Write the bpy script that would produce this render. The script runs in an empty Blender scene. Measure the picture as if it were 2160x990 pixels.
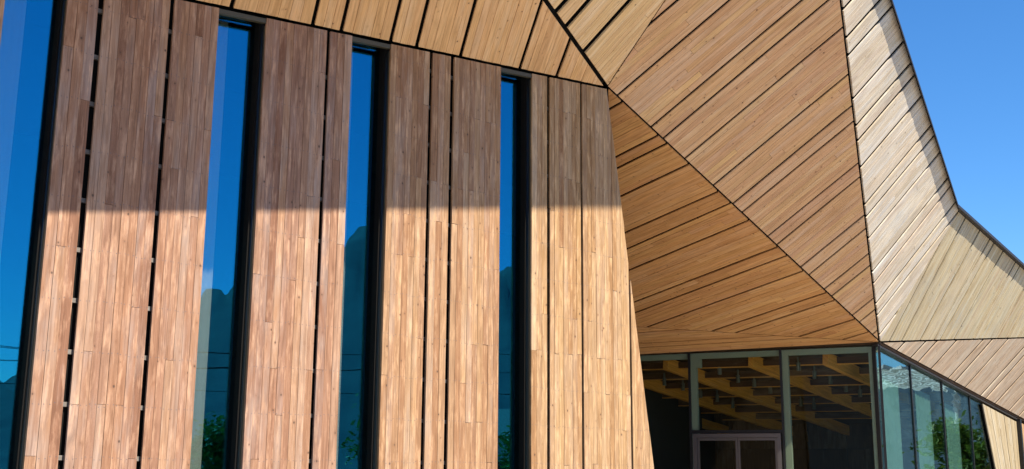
import bpy, math, random
import numpy as np
from mathutils import Matrix, Vector
R = random.Random(7)
sc = bpy.context.scene
col = sc.collection

# ------------------------------------------------------------------ camera
# focal length (photo pixels) and the up direction come from the converging verticals and the
# level batten courses of the main wall
F, PX, PY = 2376.0, 1080.0, 495.0
def nrm(v):
    v = np.array(v, float); return v / np.linalg.norm(v)
_U = nrm([78.0, 11295.0, -F]); _f = np.array([0, 0, -1.0])
_Y = nrm(_f - _f.dot(_U) * _U); _X = np.cross(_Y, _U)
RM = np.array([_X, _Y, _U]); CAM = np.array([0, 0, 1.6])
cam = bpy.data.cameras.new('camera'); cam_o = bpy.data.objects.new('camera', cam); col.objects.link(cam_o)
M4 = Matrix([[*RM[i], CAM[i]] for i in range(3)] + [[0, 0, 0, 1]])
cam_o.matrix_world = M4
cam.sensor_width = 36; cam.lens = F / 2160 * 36; cam.clip_end = 8000; cam.clip_start = 0.1
sc.camera = cam_o

# ------------------------------------------------------------------ sun, sky, exposure
SUN_AZ, SUN_EL = 45.0, 50.0            # azimuth from -Y towards +X
_a, _e = math.radians(SUN_AZ), math.radians(SUN_EL)
S = np.array([math.sin(_a) * math.cos(_e), -math.cos(_a) * math.cos(_e), math.sin(_e)])
world = bpy.data.worlds.new('World'); sc.world = world; world.use_nodes = True
nt = world.node_tree; bg = nt.nodes['Background']
sky = nt.nodes.new('ShaderNodeTexSky'); sky.sky_type = 'NISHITA'; sky.sun_disc = False
sky.sun_elevation = _e; sky.sun_rotation = math.pi - _a
sky.altitude = 300; sky.air_density = 1.0; sky.dust_density = 0.0; sky.ozone_density = 8.0
hs = nt.nodes.new('ShaderNodeHueSaturation'); hs.inputs['Saturation'].default_value = 1.16
nt.links.new(sky.outputs[0], hs.inputs['Color']); nt.links.new(hs.outputs[0], bg.inputs[0]); bg.inputs[1].default_value = 0.115
sun = bpy.data.lights.new('sun', 'SUN'); sun.energy = 4.9; sun.angle = math.radians(0.55); sun.color = (1.0, 0.92, 0.79)
sun_o = bpy.data.objects.new('sun', sun); col.objects.link(sun_o)
sun_o.rotation_euler = Vector(S).to_track_quat('Z', 'Y').to_euler(); sun_o.location = (20, -20, 30)
sc.view_settings.view_transform = 'Standard'; sc.view_settings.look = 'None'
sc.view_settings.gamma = 1; sc.view_settings.use_curve_mapping = False
sc.view_settings.exposure = 0.85
sc.cycles.max_bounces = 10; sc.cycles.transparent_max_bounces = 12; sc.cycles.glossy_bounces = 4
sc.cycles.caustics_reflective = False; sc.cycles.caustics_refractive = False

# ------------------------------------------------------------------ pixel <-> space
def ray(x, y): return RM @ (np.array([x - PX, PY - y, -F]) / F)
def proj(p):
    v = RM.T @ (np.array(p, float) - CAM); return PX + F * v[0] / -v[2], PY - F * v[1] / -v[2], -v[2]
def at(x, y, d): return CAM + ray(x, y) * d
def hit(x, y, p, n):
    r = ray(x, y); return CAM + r * ((np.array(p) - CAM).dot(n) / r.dot(n))
def plane3(a, b, c):
    n = nrm(np.cross(np.array(b) - a, np.array(c) - a))
    return -n if n.dot(CAM - a) < 0 else n
def plane2(p, u, v):
    n = nrm(np.cross(u, v)); return -n if n.dot(CAM - p) < 0 else n
def three(n1, p1, n2, p2, n3, p3): return np.linalg.solve(np.array([n1, n2, n3]), [n1 @ p1, n2 @ p2, n3 @ p3])
UP = np.array([0, 0, 1.0])

# ------------------------------------------------------------------ object helpers
def link(o, parent=None):
    col.objects.link(o)
    if parent is not None: o.parent = parent
    return o
def empty(name, loc=(0, 0, 0)):
    o = bpy.data.objects.new(name, None); o.location = loc; o.empty_display_size = .2; return link(o)
def tag(o, label=None, cat=None, group=None, kind=None):
    for k, v in (('label', label), ('category', cat), ('group', group), ('kind', kind)):
        if v: o[k] = v
    return o
class MB:
    def __init__(s): s.v = []; s.f = []; s.bc = []; s.sm = False
    def add(s, vs, fs, bc=None):
        k = len(s.v); s.v += [tuple(map(float, p)) for p in vs]; s.f += [tuple(i + k for i in f) for f in fs]
        s.bc += bc if bc else [(0, 0, 0)] * len(vs)
    def box(s, o, a, b, c, bc=None):
        """box at corner o with edge vectors a,b,c"""
        o, a, b, c = map(lambda q: np.array(q, float), (o, a, b, c))
        vs = [o, o + a, o + a + b, o + b, o + c, o + a + c, o + a + b + c, o + b + c]
        fs = [(0, 3, 2, 1), (4, 5, 6, 7), (0, 1, 5, 4), (1, 2, 6, 5), (2, 3, 7, 6), (3, 0, 4, 7)]
        if np.cross(a, b).dot(c) < 0: fs = [f[::-1] for f in fs]
        la, lb = np.linalg.norm(a), np.linalg.norm(b); sd = R.random() * 40
        lc = np.linalg.norm(c)
        if bc is None:
            m = max(la, lb, lc); t = [(0,0),(1,0),(1,1),(0,1)] * 2
            bc = []
            for i, (p, q) in enumerate(t):
                w = 1 if i > 3 else 0
                d = [p * la, q * lb, w * lc]
                k = [la, lb, lc].index(m); o2 = [d[j] for j in range(3) if j != k]
                bc.append((d[k] + sd, o2[0] + o2[1], sd))
        s.add(vs, fs, bc)
    def bar(s, p, q, w, h, up=UP):
        """bar from p to q, w wide, h tall, its top centre line on p-q"""
        p, q = np.array(p, float), np.array(q, float); d = nrm(q - p); r = nrm(np.cross(d, up)); u = np.cross(r, d)
        s.box(p - r * w / 2 - u * h, q - p, r * w, u * h)
    def prism(s, poly, n, t, bc=None, jit=0.0):
        """polygon (3d points) with thickness t below it along -n, outer face at +jit"""
        poly = [np.array(p, float) for p in poly]; k = len(poly)
        nn = np.zeros(3)
        for i in range(k): nn += np.cross(poly[i], poly[(i + 1) % k])
        if nn.dot(n) < 0:
            poly = poly[::-1]; bc = bc[::-1] if bc else None
        top = [p + n * jit for p in poly]; bot = [p - n * t for p in poly]
        fs = [tuple(range(k)), tuple(range(2 * k - 1, k - 1, -1))]
        for i in range(k):
            j = (i + 1) % k; fs.append((i, k + i, k + j, j))
        s.add(top + bot, fs, (bc + bc) if bc else None)
    def tube(s, pts, rad, seg=8, cap=True):
        pts = [np.array(p, float) for p in pts]; rr = rad if isinstance(rad, (list, tuple)) else [rad] * len(pts)
        vs = []; fs = []
        for i, p in enumerate(pts):
            t = nrm((pts[min(i + 1, len(pts) - 1)] - pts[max(i - 1, 0)]))
            a = nrm(np.cross(t, [0.31, 0.2, 0.93] if abs(t[2]) < .9 else [1, 0.1, 0])); b = np.cross(t, a)
            for k in range(seg):
                th = 2 * math.pi * k / seg; vs.append(p + (a * math.cos(th) + b * math.sin(th)) * rr[i])
        for i in range(len(pts) - 1):
            for k in range(seg):
                k2 = (k + 1) % seg; fs.append((i * seg + k, i * seg + k2, (i + 1) * seg + k2, (i + 1) * seg + k))
        if cap: fs += [tuple(range(seg))[::-1], tuple(range((len(pts) - 1) * seg, len(pts) * seg))]
        s.add(vs, fs)
    def mesh(s, name, mat):
        m = bpy.data.meshes.new(name); m.from_pydata(s.v, [], s.f); 
        if mat: m.materials.append(mat)
        at_ = m.attributes.new('bc', 'FLOAT_VECTOR', 'POINT'); at_.data.foreach_set('vector', np.array(s.bc, np.float32).ravel())
        if s.sm: m.polygons.foreach_set('use_smooth', [True] * len(m.polygons))
        m.update(); return m
    def build(s, name, mat, parent=None, kind=None):
        o = link(bpy.data.objects.new(name, s.mesh(name, mat)), parent)
        if kind: o['kind'] = kind
        return o

# ------------------------------------------------------------------ materials
class NT:
    def __init__(s, name):
        s.m = bpy.data.materials.new(name); s.m.use_nodes = True; s.t = s.m.node_tree; s.t.nodes.clear()
        s.out = s.t.nodes.new('ShaderNodeOutputMaterial')
    def n(s, ty, **kw):
        nd = s.t.nodes.new('ShaderNode' + ty)
        for k, v in kw.items(): setattr(nd, k, v)
        return nd
    def l(s, a, b): s.t.links.new(a, b)
    def val(s, v, sock):
        if hasattr(v, 'is_linked') or isinstance(v, bpy.types.NodeSocket): s.l(v, sock)
        else: sock.default_value = v
    def math(s, op, a, b=0.0, c=0.0, clamp=False):
        nd = s.n('Math', operation=op, use_clamp=clamp)
        for i, q in enumerate((a, b, c)): s.val(q, nd.inputs[i])
        return nd.outputs[0]
    def mix(s, fac, a, b, mode='MIX'):
        nd = s.n('Mix', data_type='RGBA', blend_type=mode)
        s.val(fac, nd.inputs[0])
        for q, i in ((a, 6), (b, 7)):
            if isinstance(q, tuple): nd.inputs[i].default_value = (*q, 1) if len(q) == 3 else q
            else: s.l(q, nd.inputs[i])
        return nd.outputs[2]
    def noise(s, vec, scale=1, detail=2, rough=.5, dist=0):
        nd = s.n('TexNoise'); nd.inputs['Scale'].default_value = scale; nd.inputs['Detail'].default_value = detail
        nd.inputs['Roughness'].default_value = rough; nd.inputs['Distortion'].default_value = dist
        if vec is not None: s.l(vec, nd.inputs['Vector'])
        return nd.outputs['Fac']
    def ramp(s, fac, stops, interp='LINEAR'):
        nd = s.n('ValToRGB'); cr = nd.color_ramp; cr.interpolation = interp
        while len(cr.elements) < len(stops): cr.elements.new(.5)
        for e, (p, c) in zip(cr.elements, stops):
            e.position = p; e.color = (*c, 1) if not isinstance(c, (int, float)) else (c, c, c, 1)
        s.l(fac, nd.inputs[0]); return nd.outputs[0]
    def comb(s, x, y, z):
        nd = s.n('CombineXYZ')
        for i, q in enumerate((x, y, z)): s.val(q, nd.inputs[i])
        return nd.outputs[0]
    def principled(s, color, rough=.6, spec=.5, metal=0, normal=None):
        b = s.n('BsdfPrincipled')
        if isinstance(color, tuple): b.inputs['Base Color'].default_value = (*color, 1)
        else: s.l(color, b.inputs['Base Color'])
        s.val(rough, b.inputs['Roughness']); b.inputs['Specular IOR Level'].default_value = spec; b.inputs['Metallic'].default_value = metal
        if normal is not None: s.l(normal, b.inputs['Normal'])
        s.l(b.outputs[0], s.out.inputs['Surface']); return b

def wood(name, palette, knots=.68, grey=(.36, .33, .30), greyamt=.25, nails=False, contrast=1.0, rough=.72, spec=.25, stain=None, fine=1.0, wear=0, even=.3):
    t = NT(name)
    A = t.n('Attribute', attribute_name='bc'); sp = t.n('SeparateXYZ'); t.l(A.outputs['Vector'], sp.inputs[0])
    u, v, sd = sp.outputs
    wn = t.n('TexWhiteNoise', noise_dimensions='1D'); t.l(sd, wn.inputs['W']); rnd = wn.outputs['Value']
    wn2 = t.n('TexWhiteNoise', noise_dimensions='1D'); t.l(t.math('ADD', sd, 3.7), wn2.inputs['W']); rnd2 = wn2.outputs['Value']
    n = len(palette); mean = tuple(sum(c[i] for c in palette) / n for i in range(3))
    palette = [tuple(q + (m - q) * even for q, m in zip(c, mean)) for c in palette]
    base = t.ramp(rnd, [(i / (n - 1), c) for i, c in enumerate(palette)])
    off = t.math('MULTIPLY', sd, 5.13)
    # growth rings: contour lines of a stretched noise
    nlow = t.noise(t.comb(t.math('MULTIPLY_ADD', u, .55, off), t.math('MULTIPLY', v, 5.5), off), 1, 2, .45)
    rings = t.math('PINGPONG', t.math('MULTIPLY', nlow, 14), 1.0)
    rings = t.math('POWER', rings, 1.6)
    streak = t.noise(t.comb(t.math('MULTIPLY_ADD', u, 1.1, off), t.math('MULTIPLY', v, 60), off), 1, 4, .6)
    fib = t.noise(t.comb(t.math('MULTIPLY_ADD', u, 6, off), t.math('MULTIPLY', v, 260 * fine), off), 1, 3, .6)
    patch = t.noise(t.comb(t.math('MULTIPLY_ADD', u, 1.6, off), t.math('MULTIPLY', v, 9), off), 1, 3, .6)
    f = t.math('MULTIPLY_ADD', t.math('SUBTRACT', streak, .5), 1.15 * contrast, 1.0)
    f = t.math('MULTIPLY_ADD', t.math('SUBTRACT', rings, .45), -.20 * contrast, f)
    f = t.math('MULTIPLY_ADD', t.math('SUBTRACT', fib, .5), .55 * contrast, f)
    f = t.math('MULTIPLY_ADD', t.math('SUBTRACT', rnd2, .5), .18 * contrast, f)
    f = t.math('MULTIPLY_ADD', t.math('SUBTRACT', patch, .5), .45 * contrast, f)
    g = t.ramp(t.math('MULTIPLY_ADD', t.math('SUBTRACT', rnd2, .5), .35, patch), [(.46, 0.0), (.75, greyamt)])
    c = t.mix(g, base, grey)
    if wear:
        wp_ = t.noise(t.comb(t.math('MULTIPLY_ADD', u, 3.2, off), t.math('MULTIPLY', v, 16), off), 1, 4, .65)
        c = t.mix(t.math('MULTIPLY', t.ramp(wp_, [(.50, 0.0), (.68, 1.0)]), wear), c, tuple(min(.9, q * 1.55 + .05) for q in palette[len(palette) // 2]))
    fc = t.comb(f, t.math('MULTIPLY_ADD', t.math('SUBTRACT', f, 1), 1.12, 1), t.math('MULTIPLY_ADD', t.math('SUBTRACT', f, 1), 1.22, 1))
    c = t.mix(1.0, c, fc, 'MULTIPLY')
    # knots
    vo = t.n('TexVoronoi', voronoi_dimensions='3D'); vo.inputs['Scale'].default_value = 7.5; vo.inputs['Randomness'].default_value = 1
    t.l(t.comb(t.math('ADD', u, off), t.math('MULTIPLY', v, 1.25), off), vo.inputs['Vector'])
    sc_ = t.n('SeparateColor'); t.l(vo.outputs['Color'], sc_.inputs[0])
    keep = t.math('GREATER_THAN', sc_.outputs[0], 1 - knots)
    dk = t.math('ADD', vo.outputs['Distance'], t.math('MULTIPLY', t.math('SUBTRACT', sc_.outputs[1], .5), .05))
    k1 = t.math('MULTIPLY', t.ramp(dk, [(.055, 1.0), (.105, .0)]), keep)
    k2 = t.math('MULTIPLY', t.ramp(dk, [(.12, .6), (.27, .0)]), keep)
    c = t.mix(t.math('MULTIPLY', k2, .38), c, t.mix(1.0, c, (.62, .5, .42), 'MULTIPLY'))
    c = t.mix(t.math('MULTIPLY', k1, .85), c, (.085, .052, .036))
    if stain:
        ge = t.n('NewGeometry')
        sx = t.noise(ge.outputs['Position'], .9, 5, .62)
        st = t.noise(t.comb(t.math('MULTIPLY_ADD', u, .9, off), t.math('MULTIPLY', v, 40), off), 1, 3, .6)
        sm = t.math('MULTIPLY', t.ramp(sx, [(.50, 0.0), (.70, 1.0)]), t.ramp(st, [(.40, 0.0), (.66, 1.0)]))
        c = t.mix(t.math('MULTIPLY', sm, .85), c, stain)
    if nails:
        du = t.math('SUBTRACT', t.math('FLOORED_MODULO', t.math('ADD', u, -1.69 + .233 + 46.6), .466), .233)
        wob = t.math('MULTIPLY', t.math('SUBTRACT', rnd2, .5), .03)
        du = t.math('ADD', du, wob)
        dv = t.math('SUBTRACT', t.math('ABSOLUTE', v), .027)
        dd = t.math('SQRT', t.math('ADD', t.math('MULTIPLY', du, du), t.math('MULTIPLY', dv, dv)))
        c = t.mix(t.math('MULTIPLY', t.math('LESS_THAN', dd, .0052), .75), c, (.10, .10, .11))
    hgt = t.math('ADD', t.math('MULTIPLY', streak, .6), t.math('MULTIPLY', fib, .5))
    hgt = t.math('SUBTRACT', hgt, t.math('MULTIPLY', k1, .3))
    bp = t.n('Bump'); bp.inputs['Strength'].default_value = .5; bp.inputs['Distance'].default_value = .004; t.l(hgt, bp.inputs['Height'])
    t.principled(c, rough, spec, 0, bp.outputs[0]); return t.m

def plain(name, color, rough=.6, spec=.4, metal=0, var=.15, scale=8, bump=.15):
    t = NT(name); tc = t.n('NewGeometry')
    no = t.noise(tc.outputs['Position'], scale, 5, .6)
    f = t.math('MULTIPLY_ADD', t.math('SUBTRACT', no, .5), 2 * var, 1.0)
    c = t.mix(1.0, color, t.comb(f, f, f), 'MULTIPLY')
    bp = t.n('Bump'); bp.inputs['Strength'].default_value = bump; bp.inputs['Distance'].default_value = .01; t.l(no, bp.inputs['Height'])
    r = t.math('MULTIPLY_ADD', t.math('SUBTRACT', no, .5), .2, rough, clamp=True)
    t.principled(c, r, spec, metal, bp.outputs[0]); return t.m

def glass(name, tint, refl, fac0, fac90, wav=.0, wscale=2.0, blend=5):
    """coated architectural glass: tinted see-through layer under a coloured mirror layer"""
    t = NT(name)
    lw = t.n('LayerWeight'); lw.inputs['Blend'].default_value = .5
    f = t.math('MULTIPLY_ADD', t.math('POWER', lw.outputs['Facing'], blend), fac90 - fac0, fac0, clamp=True)
    tr = t.n('BsdfTransparent'); tr.inputs[0].default_value = (*tint, 1)
    gl = t.n('BsdfGlossy'); gl.inputs['Color'].default_value = (*refl, 1); gl.inputs['Roughness'].default_value = 0.0
    if wav:
        g = t.n('NewGeometry'); mp = t.n('Mapping'); mp.inputs['Scale'].default_value = (1, 1, 4.5); t.l(g.outputs['Position'], mp.inputs[0])
        no = t.noise(mp.outputs[0], wscale, 1.5, .5)
        bp = t.n('Bump'); bp.inputs['Strength'].default_value = 1; bp.inputs['Distance'].default_value = wav; t.l(no, bp.inputs['Height'])
        t.l(bp.outputs[0], gl.inputs['Normal'])
    mx = t.n('MixShader'); t.l(f, mx.inputs[0]); t.l(tr.outputs[0], mx.inputs[1]); t.l(gl.outputs[0], mx.inputs[2])
    t.l(mx.outputs[0], t.out.inputs['Surface']); return t.m

M = {}
M['wall'] = wood('weathered_red_larch', [(0.218, 0.102, 0.0574), (0.312, 0.159, 0.0915), (0.261, 0.141, 0.0915), (0.363, 0.205, 0.112), (0.29, 0.141, 0.0777), (0.377, 0.236, 0.152)], knots=.6, grey=(0.29, 0.232, 0.196), greyamt=.5, nails=True, wear=.5, contrast=.95, even=.05)
M['wall_mid'] = wood('warm_larch', [(0.239, 0.114, 0.055), (0.337, 0.178, 0.0873), (0.288, 0.152, 0.0809), (0.387, 0.227, 0.11), (0.31, 0.162, 0.0776), (0.401, 0.255, 0.143)], knots=.6, grey=(0.31, 0.241, 0.188), greyamt=.45, nails=True, wear=.5, contrast=.95, even=.05)
M['wall_fresh'] = wood('golden_larch', [(0.266, 0.13, 0.0548), (0.367, 0.209, 0.087), (0.316, 0.168, 0.0742), (0.417, 0.255, 0.119), (0.341, 0.199, 0.0999), (0.431, 0.281, 0.151)], knots=.6, grey=(0.316, 0.249, 0.2), greyamt=.3, nails=True, wear=.5, contrast=.9, even=.05)
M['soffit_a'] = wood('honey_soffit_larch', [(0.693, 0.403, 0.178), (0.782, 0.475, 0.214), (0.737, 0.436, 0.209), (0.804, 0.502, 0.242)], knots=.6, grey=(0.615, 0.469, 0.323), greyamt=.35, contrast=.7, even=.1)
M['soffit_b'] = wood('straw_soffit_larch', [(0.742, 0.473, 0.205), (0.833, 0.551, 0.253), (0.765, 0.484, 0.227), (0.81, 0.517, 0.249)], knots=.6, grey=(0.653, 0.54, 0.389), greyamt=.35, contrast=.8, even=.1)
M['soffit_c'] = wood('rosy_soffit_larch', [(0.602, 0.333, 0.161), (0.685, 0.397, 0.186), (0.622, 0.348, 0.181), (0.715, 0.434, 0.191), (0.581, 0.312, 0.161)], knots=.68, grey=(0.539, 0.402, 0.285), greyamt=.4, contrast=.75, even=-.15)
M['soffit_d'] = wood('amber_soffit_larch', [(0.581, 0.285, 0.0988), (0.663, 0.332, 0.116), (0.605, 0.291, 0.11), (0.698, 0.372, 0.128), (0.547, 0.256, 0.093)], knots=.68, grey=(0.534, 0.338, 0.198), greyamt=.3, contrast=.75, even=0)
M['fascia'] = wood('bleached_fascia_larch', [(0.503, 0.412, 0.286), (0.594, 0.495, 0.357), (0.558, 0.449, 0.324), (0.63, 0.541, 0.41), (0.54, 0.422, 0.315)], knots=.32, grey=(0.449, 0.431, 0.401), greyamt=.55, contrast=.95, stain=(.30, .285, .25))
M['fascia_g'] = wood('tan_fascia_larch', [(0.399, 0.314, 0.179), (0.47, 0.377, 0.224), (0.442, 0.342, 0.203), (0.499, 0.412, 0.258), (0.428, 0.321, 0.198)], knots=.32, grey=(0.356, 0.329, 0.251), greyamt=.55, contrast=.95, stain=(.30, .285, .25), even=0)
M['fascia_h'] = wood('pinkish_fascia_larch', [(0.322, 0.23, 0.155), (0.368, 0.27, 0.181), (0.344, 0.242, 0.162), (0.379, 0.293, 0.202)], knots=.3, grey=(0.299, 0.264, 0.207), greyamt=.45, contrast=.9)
M['infill'] = wood('tan_infill_larch', [(.33, .25, .14), (.40, .31, .18), (.36, .275, .155), (.43, .34, .21)], knots=.3, grey=(.36, .33, .27), greyamt=.4, contrast=.9)
M['glulam'] = wood('orange_glulam', [(0.757, 0.343, 0.0579), (0.855, 0.402, 0.0745)], knots=.25, contrast=.9)
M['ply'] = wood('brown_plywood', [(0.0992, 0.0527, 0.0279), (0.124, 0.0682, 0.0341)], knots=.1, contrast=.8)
M['batten'] = wood('grey_batten', [(.17, .15, .13), (.23, .20, .17)], knots=.2, contrast=.8)
M['backing'] = plain('black_membrane', (.012, .011, .010), .9, .1)
M['seam'] = plain('dark_brown_flashing', (.035, .028, .024), .5, .4, .3)
M['jamb'] = plain('black_painted_metal', (.012, .012, .013), .35, .4, 0, .1)
M['frame'] = plain('olive_bronze_metal', (.075, .066, .042), .5, .4, 0, .1)
M['fin'] = plain('pale_green_paint', (.30, .37, .33), .45, .4, 0, .06, 3)
M['alu'] = plain('brown_aluminium', (.17, .155, .15), .35, .5, .7, .06)
M['curtain'] = plain('pale_grey_cloth', (.74, .75, .70), .9, .1, 0, .08, 30)
M['slate'] = plain('grey_stone_floor', (.24, .22, .20), .5, .4)
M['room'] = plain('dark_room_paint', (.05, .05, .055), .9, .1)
M['roof'] = plain('dark_roof_metal', (.05, .05, .055), .45, .5, .4)
M['spot'] = plain('grey_lamp_metal', (.16, .18, .17), .4, .5, .3)
M['plaza'] = plain('pale_concrete_paving', (.38, .36, .335), .85, .2, 0, .12, .35)
M['glass_w'] = glass('blue_coated_glass', (.92, .97, .94), (.025, .38, .57), .38, .95, wav=.0012, wscale=.5)
M['glass_f'] = glass('clear_lobby_glass', (.88, .89, .82), (.8, .95, 1.0), .016, .8)
M['glass_r'] = glass('wavy_tinted_glass', (.62, .76, .72), (.62, .9, .95), .22, .95, wav=.0045, wscale=.9)

# ------------------------------------------------------------------ key geometry
_w = math.radians(46); d = np.array([math.sin(_w), math.cos(_w), 0]); n = np.array([math.cos(_w), -math.sin(_w), 0])
p0 = at(1157, 990, 14.0)
W = lambda x, y: hit(x, y, p0, n)
def wp(s, z, r=0.0):
    """point on the main wall: s along it, z up, r out of it"""
    p = p0 + d * s + n * r; return np.array([p[0], p[1], z])
P0 = W(1280, 184); WT = W(465, 12)
ztop = lambda s: P0[2] + (s - 1.1807) * (P0[2] - WT[2]) / (1.1807 + 4.874)
s1, s2 = W(200, 449), W(1300, 440)
nPi = nrm(np.cross(s2 - s1, S))                          # plane through the shadow edge and the sun
P1 = at(1856, 722, 21.0)
T3 = hit(1856 - 81 * 792 / 722, -70, s1, nPi)
nC = plane3(P0, P1, T3)
dF = np.array([.647, .263, .716])
nF = plane2(P1, T3 - P1, dF); V1 = hit(2023, 447, P1, nF); V0 = hit(1878 - 143 / 445 * 70, -70, P1, nF)
al = math.radians(20); dA = np.array([math.sin(.35) * math.cos(al), -math.cos(.35) * math.cos(al), math.sin(al)])
nA = plane2(P0, WT - P0, dA)
EBC = three(nC, P0, nPi, s1, nrm(np.cross(ray(1280, 184), ray(1403, 0))), CAM)
EAB = three(nA, P0, nPi, s1, nrm(np.cross(ray(1280, 184), ray(1150, 0))), CAM)
EL = three(nA, P0, nPi, s1, nrm(np.cross(ray(-700, 500), ray(-730, -500))), CAM)
nB = plane3(P0, EBC, EAB)
V2 = at(2160, 568, 25.2); nG = plane3(P1, V1, V2); GH = hit(2160, 713, P1, nG)
ga = math.radians(39); gr = np.array([math.sin(ga), math.cos(ga), 0]); ngr = np.array([gr[1], -gr[0], 0])
HB = hit(2150, 880, P1, ngr); nH = plane3(P1, GH, HB)
GHx = hit(2250, 710.5, P1, nG); V2x = hit(2250, 649, P1, nG)
HBx = hit(2330, 974, P1, nH); GHh = hit(2330, 708, P1, nH)
# lobby glazing
gf = nrm([-.918, .397, 0]); ngf = np.array([-gf[1], gf[0], 0]); ngf = ngf if ngf.dot(CAM - P1) > 0 else -ngf
TR = hit(1855, 728, P1 - ngf * .05, ngf); TL = hit(1300, 750, TR, ngf)
nD = plane3(P0, P1, hit(1342, 690, P1, plane2(P1, P0 - P1, np.array([.626, -.762, .165]))))
Qx = hit(1292, 686.5, P0, nD)
TLx = hit(1292, 751, TR, ngf); nE = plane3(P1, Qx, TLx)

bld = empty('timber_building', (P0[0], P0[1], 0))
tag(bld, 'faceted larch clad building with slit windows, folded soffits and a glazed lobby', 'building')
INV = Matrix.Translation((-P0[0], -P0[1], 0))
def part(mb, name, mat, parent=bld, kind=None):
    if parent is bld:
        mb.v = [(x - P0[0], y - P0[1], z) for x, y, z in mb.v]
    return mb.build(name, mat, parent, kind)
def sub(mb, name, mat, parent, kind=None):
    mb.v = [(x - P0[0], y - P0[1], z) for x, y, z in mb.v]
    return mb.build(name, mat, parent, kind)

# ------------------------------------------------------------------ boards on a facet
def clip(poly, a, b, c):
    """keep a*x+b*y<=c"""
    out = []
    for i, p in enumerate(poly):
        q = poly[(i + 1) % len(poly)]; dp = a * p[0] + b * p[1] - c; dq = a * q[0] + b * q[1] - c
        if dp <= 0: out.append(p)
        if (dp < 0 < dq) or (dq < 0 < dp):
            k = dp / (dp - dq); out.append((p[0] + (q[0] - p[0]) * k, p[1] + (q[1] - p[1]) * k))
    return out
def area(poly): return abs(sum(p[0] * q[1] - q[0] * p[1] for p, q in zip(poly, poly[1:] + poly[:1]))) / 2 if len(poly) > 2 else 0
def inset(poly, g):
    sg = sum(p[0] * q[1] - q[0] * p[1] for p, q in zip(poly, poly[1:] + poly[:1]))
    out = list(poly)
    gs = g if isinstance(g, (list, tuple)) else [g] * len(poly)
    for k, (p, q) in enumerate(zip(poly, poly[1:] + poly[:1])):
        ex, ey = q[0] - p[0], q[1] - p[1]; L = math.hypot(ex, ey)
        if L < 1e-6: continue
        a, b = (ey / L, -ex / L) if sg > 0 else (-ey / L, ex / L)
        out = clip(out, a, b, a * p[0] + b * p[1] - gs[k])
    return out
def px_area(pts):
    pr = [proj(p) for p in pts]
    if min(q[2] for q in pr) < .5: return 0
    poly = [(q[0], q[1]) for q in pr]
    for a, b, c in ((1, 0, 2160), (-1, 0, 0), (0, 1, 990), (0, -1, 0)): poly = clip(poly, a, b, c)
    return area(poly)

class Frame:
    def __init__(s, o, n, U, V=None):
        s.o = np.array(o, float); s.n = n; s.U = nrm(U - n * np.dot(U, n)); s.V = np.cross(n, s.U) if V is None else V
    def to2(s, p): q = np.array(p) - s.o; return (float(q @ s.U), float(q @ s.V))
    def to3(s, p, h=0): return s.o + s.U * p[0] + s.V * p[1] + s.n * h

SEED = [0]
def boards(fr, poly, strips, bw, panel_name, board_name, mats, th=.024, gap=.004, joint=(1.8, 4.0), grid=None, jit=.0025, back=.03, widths=None, minpx=40):
    """strips: (a0,b0,a1,b1) bounded by the lines v=a0+b0*u and v=a1+b1*u, gaps already taken off"""
    for si, (a0, b0, a1, b1) in enumerate(strips):
        sp = clip(clip(poly, b0, -1, -a0), -b1, 1, a1)
        if len(sp) < 3 or area(sp) < 2e-3: continue
        mat = mats(si) if callable(mats) else mats
        pm = MB(); pm.prism([fr.to3(p, -th) for p in inset(sp, .006)] if len(inset(sp, .006)) > 2 else [fr.to3(p, -th) for p in sp], fr.n, back)
        panel = part(pm, panel_name, M['backing'])
        us = [p[0] for p in sp]; u0, u1 = min(us), max(us); um = (u0 + u1) / 2
        wid = (a1 + b1 * um) - (a0 + b0 * um)
        k = max(1, round(wid / bw)); rest = MB()
        for j in range(k):
            t0, t1 = j / k, (j + 1) / k
            al_, bl_ = a0 + (a1 - a0) * t0, b0 + (b1 - b0) * t0; ah_, bh_ = a0 + (a1 - a0) * t1, b0 + (b1 - b0) * t1
            g0 = gap / 2 if j else 0; g1 = gap / 2 if j < k - 1 else 0
            bp = clip(clip(sp, bl_, -1, -(al_ + g0)), -bh_, 1, ah_ - g1)
            if len(bp) < 3: continue
            cuts = [u0 - 1]
            u = u0 + R.uniform(.15, 1) * joint[1]
            while u < u1:
                uu = u
                if grid: uu = grid[0] + round((u - grid[0]) / grid[1]) * grid[1] + R.choice((-.012, 0, .012))
                if uu - cuts[-1] > .4: cuts.append(uu)
                u += R.uniform(*joint)
            cuts.append(u1 + 1)
            for c0, c1 in zip(cuts, cuts[1:]):
                pp = clip(clip(bp, 1, 0, c1 - .0015), -1, 0, -(c0 + .0015))
                if len(pp) < 3 or area(pp) < 4e-4: continue
                SEED[0] += 1; sd = round(SEED[0] * .618034 % 41, 3)
                bc = [(p[0], p[1] - ((al_ + ah_) / 2 + (bl_ + bh_) / 2 * p[0]), sd) for p in pp]
                pts = [fr.to3(p) for p in pp]
                if px_area(pts) > minpx:
                    mb = MB(); mb.prism(pts, fr.n, th, bc, R.uniform(-jit, jit)); sub(mb, board_name, mat, panel)
                else: rest.prism(pts, fr.n, th, bc, R.uniform(-jit, jit))
        if rest.v:
            sub(rest, board_name + '_field', mat, panel, 'stuff')

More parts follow.
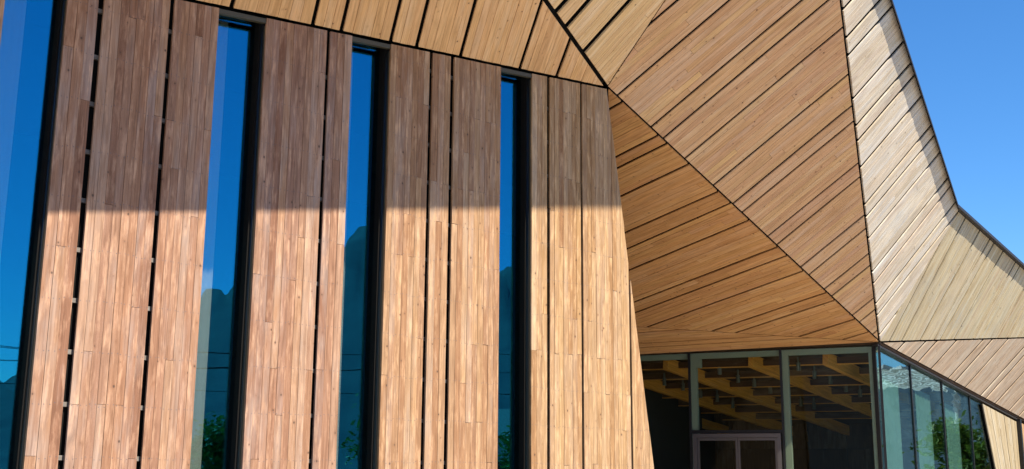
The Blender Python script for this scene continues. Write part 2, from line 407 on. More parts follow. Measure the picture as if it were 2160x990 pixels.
def strips_from_px(fr, lines, gap, poly, step=(.35, .8), thin=()):
    """gap lines given as photo pixel pairs on the facet plane -> strips, carried on past the frame"""
    ab = []; mids = []; cens = []
    for (q0, q1) in lines:
        a, b = fr.to2(hit(*q0, fr.o, fr.n)), fr.to2(hit(*q1, fr.o, fr.n))
        m = (b[1] - a[1]) / (b[0] - a[0]); mids.append((a[1] + b[1]) / 2); cens.append((a[0] + b[0]) / 2); ab.append((a[1] - m * a[0], m))
    um = sum(p[0] for p in poly) / len(poly)
    # smooth the small drawing errors in the slopes, each line turning about its own middle
    if len(ab) > 4:
        co = np.polyfit(mids, [q[1] for q in ab], 2)
        ab = [(a + m * c - (.25 * m + .75 * np.polyval(co, v)) * c, .25 * m + .75 * np.polyval(co, v)) for (a, m), v, c in zip(ab, mids, cens)]
    if mids[0] > mids[-1]: ab.reverse()
    vmin, vmax = min(p[1] for p in poly) - .5, max(p[1] for p in poly) + .5
    us = [p[0] for p in poly]
    def span(q): return [q[0] + q[1] * u for u in (min(us), max(us))]
    lo, hi = ab[0], ab[-1]
    while max(span(lo)) > vmin: lo = (lo[0] - R.uniform(*step), lo[1]); ab.insert(0, lo)
    while min(span(hi)) < vmax: hi = (hi[0] + R.uniform(*step), hi[1]); ab.append(hi)
    return [(a[0] + gap / 2, a[1], b[0] - gap / 2, b[1]) for a, b in zip(ab, ab[1:])]
def facet(pts, nn, lines, gap, bw, panel_name, board_name, mats, edge=.022, back_off=.085, step=(.35, .8), **kw):
    q0, q1 = lines[len(lines) // 2]
    a, b = hit(*q0, pts[0], nn), hit(*q1, pts[0], nn)
    fr = Frame(pts[0], nn, a - b); poly = [fr.to2(p) for p in pts]
    fr.um = (fr.to2(a)[0] + fr.to2(b)[0]) / 2
    bk = MB(); bk.prism([fr.to3(p, -back_off) for p in poly], nn, .02); part(bk, 'facet_backing', M['backing'])
    ip = inset(poly, edge)
    boards(fr, ip, strips_from_px(fr, lines, gap, poly, step), bw, panel_name, board_name, mats, **kw)
    return fr

LA = [((493, 0), (491, 6)), ((671, 0), (663, 43)), ((735, 0), (722, 58)), ((846, 0), (825, 81)), ((904, 0), (880, 93)), ((1005, 0), (972, 114)), ((1145, 0), (1097, 140)), ((1203, 81), (1175, 161))]
LB = [((1196, 0), (1174, 24)), ((1244, 0), (1194, 57)), ((1330, 0), (1229, 112))]
LC = [((1431, 0), (1378, 45)), ((1540, 0), (1300, 204)), ((1693, 0), (1371, 270)), ((1749, 0), (1396, 295)), ((1777, 58), (1444, 336)), ((1787, 159), (1502, 394)), ((1797, 222), (1545, 433)), ((1798, 258), (1565, 449)), ((1810, 346), (1620, 497)), ((1813, 374), (1640, 516)), ((1825, 452), (1691, 563)), ((1829, 479), (1707, 581)), ((1837, 533), (1739, 609)), ((1840, 558), (1754, 624)), ((1847, 626), (1800, 664)), ((1851, 649), (1815, 678)), ((1853, 695), (1841, 705))]
LD = [((1310, 217), (1285, 231)), ((1383, 289), (1299, 332)), ((1411, 302), (1302, 355)), ((1457, 345), (1310, 414)), ((1520, 404), (1320, 489)), ((1545, 424), (1324, 528)), ((1583, 463), (1325, 572)), ((1638, 523), (1338, 637)), ((1660, 540), (1345, 658)), ((1693, 573), (1376, 686)), ((1739, 619), (1510, 696)), ((1757, 635), (1558, 700)), ((1802, 674), (1688, 710)), ((1830, 701), (1779, 716))]
LE = [((1352, 702), (1470, 693)), ((1352, 725), (1600, 711)), ((1354, 734), (1620, 718.5))]
LF = [((1857, 0), (1783, 84)), ((1879, 18), (1788, 119)), ((1904, 91), (1798, 211)), ((1919, 137), (1804, 268)), ((1927, 162), (1808, 300)), ((1943, 204), (1815, 355)), ((1963, 265), (1826, 432)), ((1971, 288), (1827, 457)), ((1984, 323), (1836, 497)), ((1999, 376), (1844, 571)), ((2004, 391), (1847, 598)), ((2014, 428), (1852, 638)), ((2016, 455), (1855, 660)), ((1917, 628), (1859, 702))]
_g = lambda x, y: (1840 + x * 320 / 990, 420 + y * 320 / 990)
LG = [(_g(608, 122), _g(190, 935)), (_g(703, 205), _g(310, 930)), (_g(768, 262), _g(400, 928)), (_g(797, 288), _g(440, 925)), (_g(853, 340), _g(535, 920)), (_g(932, 412), _g(660, 915)), (_g(962, 440), _g(700, 912)), (_g(990, 590), _g(820, 905))]
_h = lambda x, y: (1840 + x * 320 / 1056, 690 + y * 300 / 990)
LH = [(_h(220, 115), _h(175, 165)), (_h(372, 105), _h(270, 215)), (_h(448, 103), _h(322, 245)), (_h(588, 95), _h(412, 292)), (_h(780, 88), _h(530, 353)), (_h(838, 85), _h(580, 382)), (_h(950, 78), _h(655, 418)), (_h(1056, 145), _h(760, 473)), (_h(1056, 200), _h(795, 497)), (_h(1056, 315), _h(862, 530)), (_h(1056, 470), _h(955, 580))]

# ------------------------------------------------------------------ ground and hills
def disc(name, mat, r, z, seg=72):
    mb = MB(); mb.add([(0, 0, z)] + [(r * math.cos(2 * math.pi * i / seg), r * math.sin(2 * math.pi * i / seg), z) for i in range(seg)], [(0, 1 + i, 1 + (i + 1) % seg) for i in range(seg)])
    return mb.build(name, mat)
t = NT('dry_grass_field'); ge = t.n('NewGeometry'); no = t.noise(ge.outputs['Position'], .05, 6, .6)
t.principled(t.ramp(no, [(.35, (.10, .11, .045)), (.65, (.19, .17, .085))]), .9, .1); M['field'] = t.m
t = NT('haze_tinted_forest_slope'); ge = t.n('NewGeometry'); no = t.noise(ge.outputs['Position'], .02, 8, .65)
t.principled(t.ramp(no, [(.35, (.055, .080, .110)), (.65, (.095, .125, .150))]), .95, .05); M['forest'] = t.m  # distance haze painted into the forest colour as a paler blue tint
tag(disc('ground', M['field'], 3500, -.02), kind='structure')
pv = MB(); pv.box((-45, -60, -.3), (150, 0, 0), (0, 112, 0), (0, 0, .3)); tag(pv.build('plaza_paving', M['plaza']), kind='structure')

def hill_el(az):
    tab = [(-180, 8.5), (-150, 10), (-120, 9), (-90, 7), (-60, 5), (-20, 3.5), (30, 3.5), (60, 4.5), (80, 7.5), (90, 9.0), (93.5, 9.6), (98, 11.4), (101, 10.3), (106, 8.2), (111, 6.0), (116, 3.6), (124, 2.8), (135, 5), (150, 7), (180, 8.5)]
    for (a, x), (b, y) in zip(tab, tab[1:]):
        if a <= az <= b: return x + (y - x) * (az - a) / (b - a)
    return 5
hv, hf = [], []; NA, NR = 1440, 26
hr = random.Random(3); ph = [(hr.uniform(0, 6.28), hr.uniform(.6, 1.4)) for _ in range(12)]
for i in range(NA):
    az = -180 + 360 * i / NA; wob = sum(math.sin(math.radians(az) * (5 + 7 * k) + ph[k][0]) * .22 / (1 + .35 * k) * ph[k][1] for k in range(12))
    e = hill_el(az) + .55 * wob + .16 * math.sin(az * 3.1) * math.sin(az * 7.7 + 1) + hr.uniform(-.012, .012)
    for j in range(NR):
        f = j / (NR - 1); r = 420 + 1500 * f
        ridge = math.tan(math.radians(max(e, .5))) * 1250
        prof = (math.sin(min(f / .55, 1) * math.pi / 2) ** 1.3) * (1 if f < .55 else 1 - .5 * (f - .55) / .45)
        bump = (math.sin(az * .9 + f * 17 + wob) + math.sin(az * 2.3 - f * 29)) * 7 * prof + hr.uniform(-.8, .8) * prof
        a = math.radians(az); hv.append((r * math.sin(a), r * math.cos(a), ridge * prof + bump - 3 * (1 - prof)))
for i in range(NA):
    for j in range(NR - 1):
        k = (i + 1) % NA; hf.append((i * NR + j, i * NR + j + 1, k * NR + j + 1, k * NR + j))
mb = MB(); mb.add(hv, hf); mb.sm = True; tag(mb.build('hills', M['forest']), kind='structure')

# ------------------------------------------------------------------ main wall
wall_panels = [(-9.9, -9.0), (-8.95, -8.1), (-8.04, -6.99), (-6.434, -6.144), (-6.087, -5.421), (-5.372, -4.883), (-4.318, -3.547), (-3.498, -3.206), (-2.645, -2.058), (-2.006, -1.722), (-1.660, -.875), (-.306, -.026), (.030, .622), (.666, 1.598), (1.636, 2.6)]
edge_s = lambda z: 1.1807 + (P0[2] - z) * (2.0778 - 1.1807) / (P0[2] - 1.64)
frW = Frame(wp(0, 0), n, UP, d)
polyW = [(.05, -9.9), (.05, edge_s(.05)), (P0[2] - .03, edge_s(P0[2])), (ztop(-9.9) - .03, -9.9)]
def wall_mat(i):
    return M['wall_fresh'] if i >= 11 else M['wall_mid'] if i >= 8 else M['wall']
boards(frW, polyW, [(a, 0, b, 0) for a, b in wall_panels], .086, 'wall_panel', 'plank', wall_mat, th=.026, gap=.003, joint=(2.5, 5.0), grid=(1.69, .466), jit=.003, back=.012)
# sheathing behind the battens, solid stretch by solid stretch, and the battens in front of it
solid = [(-9.9, -6.96), (-6.46, -4.86), (-4.345, -3.185), (-2.67, -.85), (-.33, 2.6)]
windows = [(-6.99, -6.434), (-4.883, -4.318), (-3.206, -2.645), (-.875, -.306)]
for a, b in solid:
    mb = MB()
    q = [(a, 0), (min(b, edge_s(0) - .03), 0), (min(b, edge_s(6.9) - .03), ztop(min(b, 1.18)) - .02), (a, ztop(a) - .02)]
    mb.prism([wp(s_, z_, -.10) for s_, z_ in q], n, .18); part(mb, 'wall_sheathing', M['backing'])
    k = 0
    while .29 + .466 * k < 6.9:
        z = 1.69 + .466 * (k - 3); k += 1
        e = min(b, edge_s(z) - .03)
        if z > ztop(a) - .1 or z < .1: continue
        mb = MB(); mb.box(wp(a + .03, z - .02, -.062), d * (e - a - .06), -n * .034, UP * .042); part(mb, 'batten', M['batten'])
# slit windows
for (a, b) in windows:
    zt = min(ztop(a), ztop(b)) - .02; za, zb = ztop(a) - .02, ztop(b) - .02
    fr_ = MB()
    fr_.prism([wp(a - .02, 0.05, -.05), wp(a + .012, .05, -.05), wp(a + .012, za - .05, -.05), wp(a - .02, za - .05, -.05)], n, .22)
    fr_.prism([wp(b - .012, 0.05, -.05), wp(b + .02, .05, -.05), wp(b + .02, zb - .05, -.05), wp(b - .012, zb - .05, -.05)], n, .22)
    win = part(fr_, 'window', M['jamb'])
    mb = MB(); mb.prism([wp(a - .02, za - .012, -.012), wp(b + .02, zb - .012, -.012), wp(b + .02, zb - .062, -.012), wp(a - .02, za - .062, -.012)], n, .05)
    sub(mb, 'head_trim', M['frame'], win)
    mb = MB(); mb.prism([wp(b - .002, .05, -.03), wp(b + .022, .05, -.03), wp(b + .022, zb - .09, -.03), wp(b - .002, zb - .09, -.03)], n, .018)
    sub(mb, 'edge_trim', M['frame'], win)
    mb = MB(); mb.prism([wp(a + .013, za - .0, -.20), wp(b - .013, zb - .0, -.20), wp(b - .013, zb - .05, -.20), wp(a + .013, za - .05, -.20)], n, .05)
    sub(mb, 'sash_head', M['jamb'], win)
    mb = MB(); mb.box(wp(a + .014, .05, -.20), d * (b - a - .028), -n * .05, UP * .035); sub(mb, 'sill', M['jamb'], win)
    mb = MB(); mb.prism([wp(a + .014, .09, -.185), wp(b - .014, .09, -.185), wp(b - .014, zb - .02, -.185), wp(a + .014, za - .02, -.185)], n, .012)
    sub(mb, 'pane', M['glass_w'], win)

# return wall from the main wall's slanted edge to the lobby glazing
mb = MB(); TLb = np.array([TLx[0], TLx[1], 0.0])
q = [wp(edge_s(0) - .05, 0, -.03), wp(edge_s(P0[2]) - .05, P0[2] - .06, -.03), Qx + np.array([-.1, 0, -.05]), TLx, TLb]
mb.add(q + [p + d * -.12 for p in q], [(0, 1, 2), (0, 2, 3), (0, 3, 4), (7, 6, 5), (8, 7, 5), (9, 8, 5), (0, 5, 6, 1), (1, 6, 7, 2), (2, 7, 8, 3), (3, 8, 9, 4), (4, 9, 5, 0)])
part(mb, 'return_wall', M['ply'])

# ------------------------------------------------------------------ soffits and fascias
WTL = wp(-9.9, ztop(-9.9))
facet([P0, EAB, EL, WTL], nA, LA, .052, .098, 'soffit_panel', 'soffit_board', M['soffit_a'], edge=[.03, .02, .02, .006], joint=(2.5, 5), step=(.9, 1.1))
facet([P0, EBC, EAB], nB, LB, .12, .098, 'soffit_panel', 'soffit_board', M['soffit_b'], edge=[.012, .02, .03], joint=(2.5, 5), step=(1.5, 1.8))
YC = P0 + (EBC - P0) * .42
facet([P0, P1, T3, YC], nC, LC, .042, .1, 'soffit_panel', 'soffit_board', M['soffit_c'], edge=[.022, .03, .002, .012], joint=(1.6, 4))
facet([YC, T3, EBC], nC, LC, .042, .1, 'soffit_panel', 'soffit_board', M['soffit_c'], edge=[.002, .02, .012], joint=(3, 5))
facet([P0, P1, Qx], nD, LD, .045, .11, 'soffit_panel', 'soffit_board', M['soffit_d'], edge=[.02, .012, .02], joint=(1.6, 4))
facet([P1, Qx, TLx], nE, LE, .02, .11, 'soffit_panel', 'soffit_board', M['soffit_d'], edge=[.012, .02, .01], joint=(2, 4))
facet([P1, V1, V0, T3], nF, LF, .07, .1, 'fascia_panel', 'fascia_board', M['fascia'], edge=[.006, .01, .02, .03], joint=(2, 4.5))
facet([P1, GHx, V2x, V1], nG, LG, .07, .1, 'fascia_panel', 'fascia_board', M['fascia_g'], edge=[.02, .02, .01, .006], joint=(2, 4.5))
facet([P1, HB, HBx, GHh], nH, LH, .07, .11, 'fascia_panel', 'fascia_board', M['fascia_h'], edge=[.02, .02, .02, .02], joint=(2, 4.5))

# roof skin, verge plates and the unseen eave fascia, shaped to cast the wall's shadow
CTR = np.array([4, 26, 6.9]); h4 = np.array([0, 0, .4])
rim = [WTL + h4 - n * 1, EL + h4, EAB + h4, EBC + h4, V0, V1, V2x, np.array([26, 48, 5.5]), np.array([-14, 34, 6.0])]
mb = MB(); mb.add([CTR] + rim, [(0, 1 + i, 1 + (i + 1) % len(rim)) for i in range(len(rim))])
part(mb, 'roof', M['roof'])
for a, b in ((EL, EAB), (EAB, EBC)):
    mb = MB(); mb.add([a, b, b + h4, a + h4], [(0, 1, 2, 3)]); part(mb, 'eave_fascia', M['roof'])
mb = MB(); mb.add([EBC, T3, V0, EBC + h4], [(0, 1, 2, 3)]); part(mb, 'eave_fascia', M['roof'])
qd = nrm([-.38, -.92, .03]); VW = .36
for a, b in ((V0, V1), (V1, V2x)):
    mb = MB(); up = UP * .06
    q = [a, b, b + qd * VW, a + qd * VW]
    mb.add(q + [p + up for p in q], [(3, 2, 1, 0), (4, 5, 6, 7), (0, 1, 5, 4), (1, 2, 6, 5), (2, 3, 7, 6), (3, 0, 4, 7)])
    part(mb, 'verge_plate', M['seam'])
# rear and end walls close the volume
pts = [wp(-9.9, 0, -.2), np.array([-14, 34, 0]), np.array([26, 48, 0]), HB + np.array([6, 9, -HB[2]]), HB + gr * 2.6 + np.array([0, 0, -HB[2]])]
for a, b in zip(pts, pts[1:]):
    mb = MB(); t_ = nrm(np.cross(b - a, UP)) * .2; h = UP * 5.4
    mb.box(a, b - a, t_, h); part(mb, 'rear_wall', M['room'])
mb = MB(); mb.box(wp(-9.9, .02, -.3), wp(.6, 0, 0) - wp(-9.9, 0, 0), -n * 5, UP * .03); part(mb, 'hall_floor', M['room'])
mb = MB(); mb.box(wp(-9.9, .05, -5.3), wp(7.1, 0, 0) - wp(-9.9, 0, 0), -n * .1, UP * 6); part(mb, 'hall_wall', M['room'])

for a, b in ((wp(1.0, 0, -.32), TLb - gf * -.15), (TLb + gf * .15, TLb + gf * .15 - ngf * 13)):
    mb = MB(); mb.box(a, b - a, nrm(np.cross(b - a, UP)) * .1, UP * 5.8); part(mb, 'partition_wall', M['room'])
# ------------------------------------------------------------------ lobby front glazing
zg = lambda p: TR[2] + (TL[2] - TR[2]) * np.dot(np.array(p) - TR, gf) / np.dot(TL - TR, gf)
def gpt(x, y=850): p = hit(x, y, TR, ngf); return float(np.dot(p - TR, gf))      # distance along the glazing from the corner
def gp(s, z, r=0.0):
    p = TR + gf * s + ngf * r; return np.array([p[0], p[1], z])
def gz(s): return TR[2] + (TL[2] - TR[2]) * s / np.dot(TL - TR, gf)
sj = [gpt(1861), gpt(1650), gpt(1455.5), gpt(1290)]
glz = MB()
for s_ in sj: glz.box(gp(s_ - .022, 0, .012), gf * .044, -ngf * .03, UP * (gz(s_) - .012))
gw = part(glz, 'glass_wall', M['jamb'])
z_tr = hit(1550, 914, TR, ngf)[2]
for a, b, door in ((sj[0], sj[1], 0), (sj[1], sj[2], 1), (sj[2], sj[3], 0)):
    mb = MB(); zb_ = z_tr + .06 if door else .02
    mb.prism([gp(a + .022, zb_, 0), gp(b - .022, zb_, 0), gp(b - .022, gz(b) - .02, 0), gp(a + .022, gz(a) - .02, 0)], ngf, .012)
    sub(mb, 'pane', M['glass_f'], gw)
    mb = MB(); mb.prism([gp(a, gz(a) - .02, -.05), gp(b, gz(b) - .02, -.05), gp(b, gz(b) - .125, -.05), gp(a, gz(a) - .125, -.05)], ngf, .10)
    sub(mb, 'top_rail', M['fin'], gw)
for i, s_ in enumerate(sj[:3]):
    w = .115
    o = s_ - .02 if i else s_ + .20
    mb = MB(); mb.box(gp(o, 0, -.035), -gf * w, -ngf * .13, UP * (gz(s_) - .03)); sub(mb, 'mullion', M['fin'], gw)
mb = MB(); mb.box(gp(sj[2] - .03, gz(sj[2]) - .30, -.03), -gf * .19, -ngf * .15, UP * .26); sub(mb, 'bracket', M['fin'], gw)
mb = MB(); mb.box(gp(sj[1] + .022, z_tr + .0, .01), gf * (sj[2] - sj[1] - .044), -ngf * .06, UP * .06); sub(mb, 'transom', M['jamb'], gw)
# sliding door under the transom
sd0, sd1 = sj[1] + .05, sj[2] - .05; sm_ = gpt(1556.5, 950)
mb = MB()
mb.box(gp(sd0, z_tr - .085, .035), gf * (sd1 - sd0), -ngf * .10, UP * .075)
for s_ in (sd0, sd1 - .075): mb.box(gp(s_, 0.02, .035), gf * .075, -ngf * .10, UP * (z_tr - .106))
dr = part(mb, 'entrance_door', M['alu'])
for a, b in ((sd0 + .08, sm_ - .003), (sm_ + .003, sd1 - .08)):
    mb = MB(); zt = z_tr - .09
    mb.box(gp(a, .02, .0), gf * .04, -ngf * .04, UP * (zt - .02)); mb.box(gp(b - .04, .02, .0), gf * .04, -ngf * .04, UP * (zt - .02))
    mb.box(gp(a + .041, zt - .05, .0), gf * (b - a - .082), -ngf * .04, UP * .05); mb.box(gp(a + .041, .02, .0), gf * (b - a - .082), -ngf * .04, UP * .08)
    sub(mb, 'door_leaf', M['alu'], dr)
    mb = MB(); mb.prism([gp(a + .04, .1, -.015), gp(b - .04, .1, -.015), gp(b - .04, zt - .05, -.015), gp(a + .04, zt - .05, -.015)], ngf, .01)
    sub(mb, 'door_pane', M['glass_f'], dr)

# ------------------------------------------------------------------ right hand glazing
def rp(s, z, r=0.0):
    p = P1 + gr * s + ngr * r; return np.array([p[0], p[1], z])
rs = lambda x, y: float(np.dot(hit(x, y, P1, ngr) - P1, gr))
LHB = float(np.dot(HB - P1, gr)); rz = lambda s: P1[2] + (HB[2] - P1[2]) * s / LHB
mj = [rs(1868, 900), rs(1940, 900), rs(2004, 900), rs(2060, 900)]
e_top = rs(2078, 845); e_bot = rs(2110, 990); e_gnd = e_bot + (e_bot - e_top) * .8; LHB2 = LHB
mb = MB()
for s_ in mj: mb.box(rp(s_ - .02, .0, -.10), gr * .04, -ngr * .07, UP * (rz(s_) - .075))
rw = part(mb, 'side_glass_wall', M['jamb'])
for a, b in zip(mj, mj[1:]):
    mb = MB(); mb.prism([rp(a + .02, .02, -.12), rp(b - .02, .02, -.12), rp(b - .02, rz(b) - .07, -.12), rp(a + .02, rz(a) - .07, -.12)], ngr, .012)
    sub(mb, 'pane', M['glass_r'], rw)
mb = MB(); a = mj[3]
mb.prism([rp(a + .02, .02, -.12), rp(e_gnd + .1, .02, -.12), rp(e_top + .1, rz(e_top) - .07, -.12), rp(a + .02, rz(a) - .07, -.12)], ngr, .012)
sub(mb, 'pane', M['glass_r'], rw)
mb = MB(); mb.prism([rp(0, rz(0) - .035, -.04), rp(LHB, rz(LHB) - .035, -.04), rp(LHB, rz(LHB) - .07, -.04), rp(0, rz(0) - .07, -.04)], ngr, .10); sub(mb, 'head_flashing', M['seam'], rw)
# pale roller blinds hanging inside the side glazing, one per bay
for i, (a, b) in enumerate(zip(mj, mj[1:])):
    mb = MB(); k = 14
    s0_ = a + (b - a) * .52; s1_ = b - .03
    vs, fs = [], []
    for j in range(k + 1):
        s_ = s0_ + (s1_ - s0_) * j / k; r = -.38 + .018 * math.sin(j * 2.4)
        vs += [rp(s_, .1, r), rp(s_, rz(s_) - .35, r)]
    for j in range(k): fs.append((2 * j, 2 * j + 2, 2 * j + 3, 2 * j + 1))
    mb.add(vs, fs)
    o = mb.build('curtain', M['curtain']); tag(o, 'pale green drape inside the side glazing, %s bay from the lobby corner' % ('first', 'second', 'third')[i], 'curtain', 'drapes inside the side glazing')
# slanted timber infill and the black jamb where the glazing ends
fr = Frame(rp(0, 0, -.06), ngr, UP, gr)
poly = [(.02, e_gnd), (rz(e_top) - .115, e_top), (rz(LHB) - .115, LHB - .06), (.02, LHB - .06)]
k = 5; st = []
for i in range(k):
    f0, f1 = i / k, (i + 1) / k
    l = lambda f: ((e_gnd + (LHB - .06 - e_gnd) * f), ((e_top - e_gnd) * (1 - f)) / (rz(e_top) - .115))
    (a0, b0), (a1, b1) = l(f0), l(f1); st.append((a0 + .012, b0, a1 - .012, b1))
boards(fr, poly, st, .1, 'infill_panel', 'infill_board', M['infill'], joint=(3, 6), minpx=25)
mb = MB(); mb.prism([rp(e_gnd, .0, -.13), rp(e_top, rz(e_top) - .1, -.13), rp(LHB - .03, rz(LHB) - .1, -.13), rp(LHB - .03, 0, -.13)], ngr, .05); part(mb, 'infill_backing', M['backing'])
mb = MB(); mb.box(rp(LHB - .05, 0, .03), gr * .10, -ngr * .25, UP * (rz(LHB) - .05)); part(mb, 'end_jamb', M['jamb'])
fr = Frame(rp(0, 0, -.02), ngr, UP, gr)
boards(fr, [(.02, LHB + .07), (.02, LHB + 2.6), (rz(LHB + 2.6) - .1, LHB + 2.6), (rz(LHB) - .12, LHB + .07)], [(LHB + .07 + .45 * i, 0, LHB + .07 + .45 * i + .43, 0) for i in range(6)], .1, 'infill_panel', 'infill_board', M['wall_fresh'], joint=(2, 5), minpx=25)

# ------------------------------------------------------------------ lobby interior
bdir = nrm(HB - P1); nR = nrm(np.cross(bdir, gf)); nR = nR if nR[2] > 0 else -nR
RO = TR + np.array([0, 0, -.03])
def on_roof(x, y): return hit(x, y, RO, nR)
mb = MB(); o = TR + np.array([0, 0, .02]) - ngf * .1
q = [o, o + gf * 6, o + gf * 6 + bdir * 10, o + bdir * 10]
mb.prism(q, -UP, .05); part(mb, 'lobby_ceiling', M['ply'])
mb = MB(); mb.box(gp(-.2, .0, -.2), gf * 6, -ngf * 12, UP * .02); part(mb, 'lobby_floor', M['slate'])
k = 8
for i in range(k):
    a = gp(-2.2 + 8.0 / k * i, .03, -9.0); mb = MB(); mb.box(a, gf * (8.0 / k - .015), -ngf * .05, UP * 2.2); sub(mb, 'lobby_wall_panel', M['ply'], bld)
    mb = MB(); mb.box(a + UP * 2.21, gf * (8.0 / k - .015), -ngf * .05, UP * 2.2); sub(mb, 'lobby_wall_panel', M['ply'], bld)
for (x, y) in ((1470, 779), (1600, 755), (1420, 814), (1760, 752), (1360, 846)):
    p = on_roof(x, y); 
    # run the beam from just inside the glazing to the far wall
    k0 = -np.dot(p - gp(0, 0, -.3), -ngf) / np.dot(bdir, -ngf)
    a = p + bdir * k0; b = a + bdir * 10.5
    mb = MB(); mb.bar(a, b, .11, .25); part(mb, 'glulam_beam', M['glulam'])
for i in range(7):
    a = RO - ngf * (.7 + 1.05 * i); k0 = .7 + 1.05 * i
    a = RO + bdir * (k0 / np.dot(bdir, -ngf)) + gf * .35; b = a + gf * 6.2
    mb = MB(); mb.bar(a - UP * .02, b - UP * .02, .06, .12); part(mb, 'purlin', M['ply'])
    mb = MB(); mb.bar(a - UP * .145, b - UP * .145, .07, .018); part(mb, 'lamp_track', M['glulam'])
spot_px = [(1683, 757), (1717, 775), (1750, 786), (1783, 804), (1813, 815), (1624, 808), (1688, 836), (1716, 843), (1517, 766), (1556, 784), (1590, 794), (1401, 791), (1440, 802), (1477, 818), (1512, 827), (1545, 841)]
for i, (x, y) in enumerate(spot_px):
    p = on_roof(x, y - 6) - UP * .02
    mb = MB(); mb.tube([p, p - UP * .11], .022, 8)
    e = empty('ceiling_spotlight', p)
    for o_, nm in ((mb, 'stem'),):
        o_.v = [tuple(np.array(v) - p) for v in o_.v]; o_.build(nm, M['spot'], e)
    mb = MB(); mb.tube([p - UP * .11, p - UP * .112, p - UP * .27], [.03, .042, .042], 10); mb.v = [tuple(np.array(v) - p) for v in mb.v]; mb.build('lamp_head', M['spot'], e)
    tag(e, 'small grey cylinder spotlight under the lobby ceiling between the orange beams', 'spotlight', 'spotlights under the lobby ceiling')

# ------------------------------------------------------------------ drapes behind the slit windows
ordn = ('at the left end of the wall', 'between the five-board and eight-board panels', 'between the three-board panel and the six-board panel', 'beside the golden planks')
for i, (a, b) in enumerate(windows):
    mb = MB(); k = 16; vs, fs = [], []; w = (.40, .42, .40, .36)[i]
    for j in range(k + 1):
        s_ = a - .05 + w * j / k; r = -.47 + .012 * math.sin(j * 2.1)
        vs += [wp(s_, .08, r), wp(s_, ztop(a) + .1, r)]
    for j in range(k): fs.append((2 * j, 2 * j + 2, 2 * j + 3, 2 * j + 1))
    mb.add(vs, fs); mb.sm = True
    tag(mb.build('curtain', M['curtain']), 'pale drape gathered inside the slit window ' + ordn[i], 'curtain', 'drapes inside the slit windows')

# ------------------------------------------------------------------ trees, house and poles the glass mirrors
t = NT('green_leaf'); oi = t.n('NewGeometry'); no = t.noise(oi.outputs['Position'], 2.5, 3, .6)
c = t.ramp(no, [(.3, (.035, .085, .012)), (.55, (.09, .17, .02)), (.75, (.20, .24, .03))])
b = t.principled(c, .55, .3)
tl = t.n('BsdfTranslucent'); t.l(c, tl.inputs[0]); mx = t.n('MixShader'); mx.inputs[0].default_value = .3; t.l(b.outputs[0], mx.inputs[1]); t.l(tl.outputs[0], mx.inputs[2]); t.l(mx.outputs[0], t.out.inputs['Surface'])
M['leaf'] = t.m
M['bark'] = plain('grey_bark', (.12, .09, .07), .9, .1, 0, .3, 12, .6)
def make_tree(name, loc, h, rad, leaves, label, seed, lw=.16):
    r = random.Random(seed); root = empty(name, loc)
    mb = MB(); tp = np.array([r.uniform(-.2, .2), r.uniform(-.2, .2), h * .8])
    mb.tube([(0, 0, -.05), (0.03, 0, h * .2), tp * .55, tp], [h * .028, h * .022, h * .016, h * .004], 8)
    tips = []
    for k in range(14):
        f = r.uniform(.28, .95); p = tp * f; th = k * 2.4 + r.uniform(-.4, .4); L = rad * r.uniform(.6, 1.0) * (1.15 - .55 * f)
        q = p + np.array([math.cos(th) * L, math.sin(th) * L, L * r.uniform(.15, .6)])
        m_ = (p + q) / 2 + np.array([0, 0, .12 * L]); mb.tube([p, m_, q], [h * .009, h * .006, h * .002], 6); tips += [m_, q, (m_ + q) / 2]
    tips.append(tp); mb.build('trunk', M['bark'], root)
    lf = MB(); per = leaves // len(tips)
    for tpt in tips:
        cr = rad * r.uniform(.22, .42)
        for _ in range(per):
            v = np.array([r.gauss(0, 1), r.gauss(0, 1), r.gauss(0, .6)]) * cr * .6; p = tpt + v
            a = nrm([r.gauss(0, 1), r.gauss(0, 1), r.gauss(0, .5)]); b_ = nrm(np.cross(a, [r.gauss(0, 1), r.gauss(0, 1), r.gauss(0, 1)])); s_ = lw * r.uniform(.6, 1.2)
            lf.add([p - a * s_, p + b_ * s_ * .4, p + a * s_, p - b_ * s_ * .4], [(0, 1, 2, 3)])
    lf.build('crown', M['leaf'], root)
    return tag(root, label, 'tree', 'trees around the court')
make_tree('tree', (15.2, 28.3, 0), 3.3, 1.35, 5000, 'small bright green tree mirrored in the side glazing', 5, .10)
make_tree('tree', (48, 6.5, 0), 7.0, 2.8, 3500, 'leafy tree beside the grey roofed house across the court', 9, .2)
make_tree('tree', (44, -2.5, 0), 4.2, 2.2, 3000, 'low bushy tree facing the eight-board wall panel', 13, .18)
make_tree('tree', (50, 13.5, 0), 4.6, 2.2, 3000, 'low leafy tree facing the golden wall planks', 17, .18)

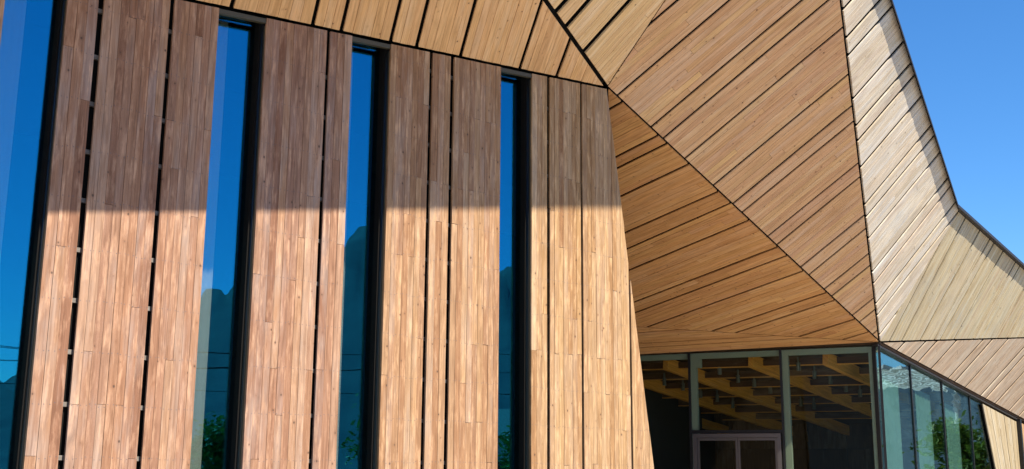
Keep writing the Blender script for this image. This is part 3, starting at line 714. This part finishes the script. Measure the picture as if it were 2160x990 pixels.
# house with a hipped grey roof
hs = empty('house', (72, 11, 0)); hw = (7, 9, 4.0)
M['plaster'] = plain('cream_plaster', (.50, .46, .40), .85, .2); M['tiles'] = plain('grey_roof_tiles', (.16, .17, .18), .6, .4, 0, .2, 6)
mb = MB(); mb.box((-3.5, -4.5, 0), (7, 0, 0), (0, 9, 0), (0, 0, 4.0)); mb.build('wall', M['plaster'], hs)
mb = MB(); mb.add([(-4.1, -5.1, 3.9), (4.1, -5.1, 3.9), (4.1, 5.1, 3.9), (-4.1, 5.1, 3.9), (0, -1.4, 6.2), (0, 1.4, 6.2)], [(0, 1, 4), (1, 2, 5, 4), (2, 3, 5), (3, 0, 4, 5), (3, 2, 1, 0)]); mb.build('roof', M['tiles'], hs)
for y in (-2.6, 0, 2.6):
    mb = MB(); mb.box((-3.56, y - .7, 1.0), (.06, 0, 0), (0, 1.4, 0), (0, 0, 1.3)); w_ = mb.build('window', M['alu'], hs)
    mb = MB(); mb.box((-3.58, y - .62, 1.08), (.015, 0, 0), (0, 1.24, 0), (0, 0, 1.14)); mb.build('window_pane', M['jamb'], w_)
tag(hs, 'small cream house with a hipped grey tiled roof across the court', 'house')
# power poles and the lines between them
M['pole'] = plain('grey_concrete', (.35, .34, .32), .8, .2)
PP = [(58, -48, 0), (75, 40, 0)]
for i, p in enumerate(PP):
    e = empty('power_pole', p); mb = MB(); mb.tube([(0, 0, -.1), (0, 0, 11.5)], [.19, .12], 10); mb.build('shaft', M['pole'], e)
    for z in (10.9, 9.9):
        mb = MB(); mb.box((-.06, -.9, z), (.12, 0, 0), (0, 1.8, 0), (0, 0, .1)); mb.build('crossarm', M['pole'], e)
    tag(e, 'grey concrete power pole %s' % ('at the open end of the court' if i == 0 else 'beyond the hipped grey roof'), 'power pole', 'power poles')
M['wire'] = plain('black_cable', (.01, .01, .01), .6, .3)
for k, (dy, z) in enumerate(((-.8, 11.05), (.8, 11.05), (-.8, 10.05), (.8, 10.05), (0, 8.4))):
    pts_ = []
    for i in range(25):
        f = i / 24; a, b = np.array(PP[0]), np.array(PP[1]); p = a + (b - a) * f; pts_.append(p + np.array([0, dy, z - 4 * f * (1 - f) * 1.3]))
    mb = MB(); mb.tube(pts_, .022, 5); tag(mb.build('power_cable', M['wire']), 'thin black power cable sagging between the concrete poles', 'cable', 'cables between the poles')
# unseen slatted canopy, added for the pale ripples mirrored in the side glazing
M['white'] = plain('white_painted_steel', (.72, .74, .75), .5, .4, 0, .06)
cn = empty('mirrored_canopy', (21, 31, 0))
for x, y in ((3, -3), (3, 3)):
    mb = MB(); mb.tube([(x, y, 0), (x, y, 4.6)], .07, 10); mb.build('post', M['white'], cn)
for i in range(14):
    mb = MB(); mb.box((-3.6, -3.6 + .55 * i, 4.6), (7.2, 0, 0), (0, .34, 0), (0, 0, .12)); mb.build('slat', M['white'], cn)
tag(cn, 'white slatted canopy on two round posts, added for its reflection in the side glazing', 'canopy')
for k_ in ('P1', 'T3', 'EBC', 'EAB', 'EL', 'V1', 'V0', 'V2', 'GH', 'HB', 'TR', 'TL', 'Qx', 'TLx', 'GHx', 'V2x'):
    print(k_, np.round(globals()[k_], 2), np.round(proj(globals()[k_]), 1))
print('dots', {k_: round(float(S @ v), 2) for k_, v in dict(W=n, A=nA, B=nB, C=nC, D=nD, E=nE, F=nF, G=nG, H=nH, gf=ngf, gr=ngr).items()}, SEED)
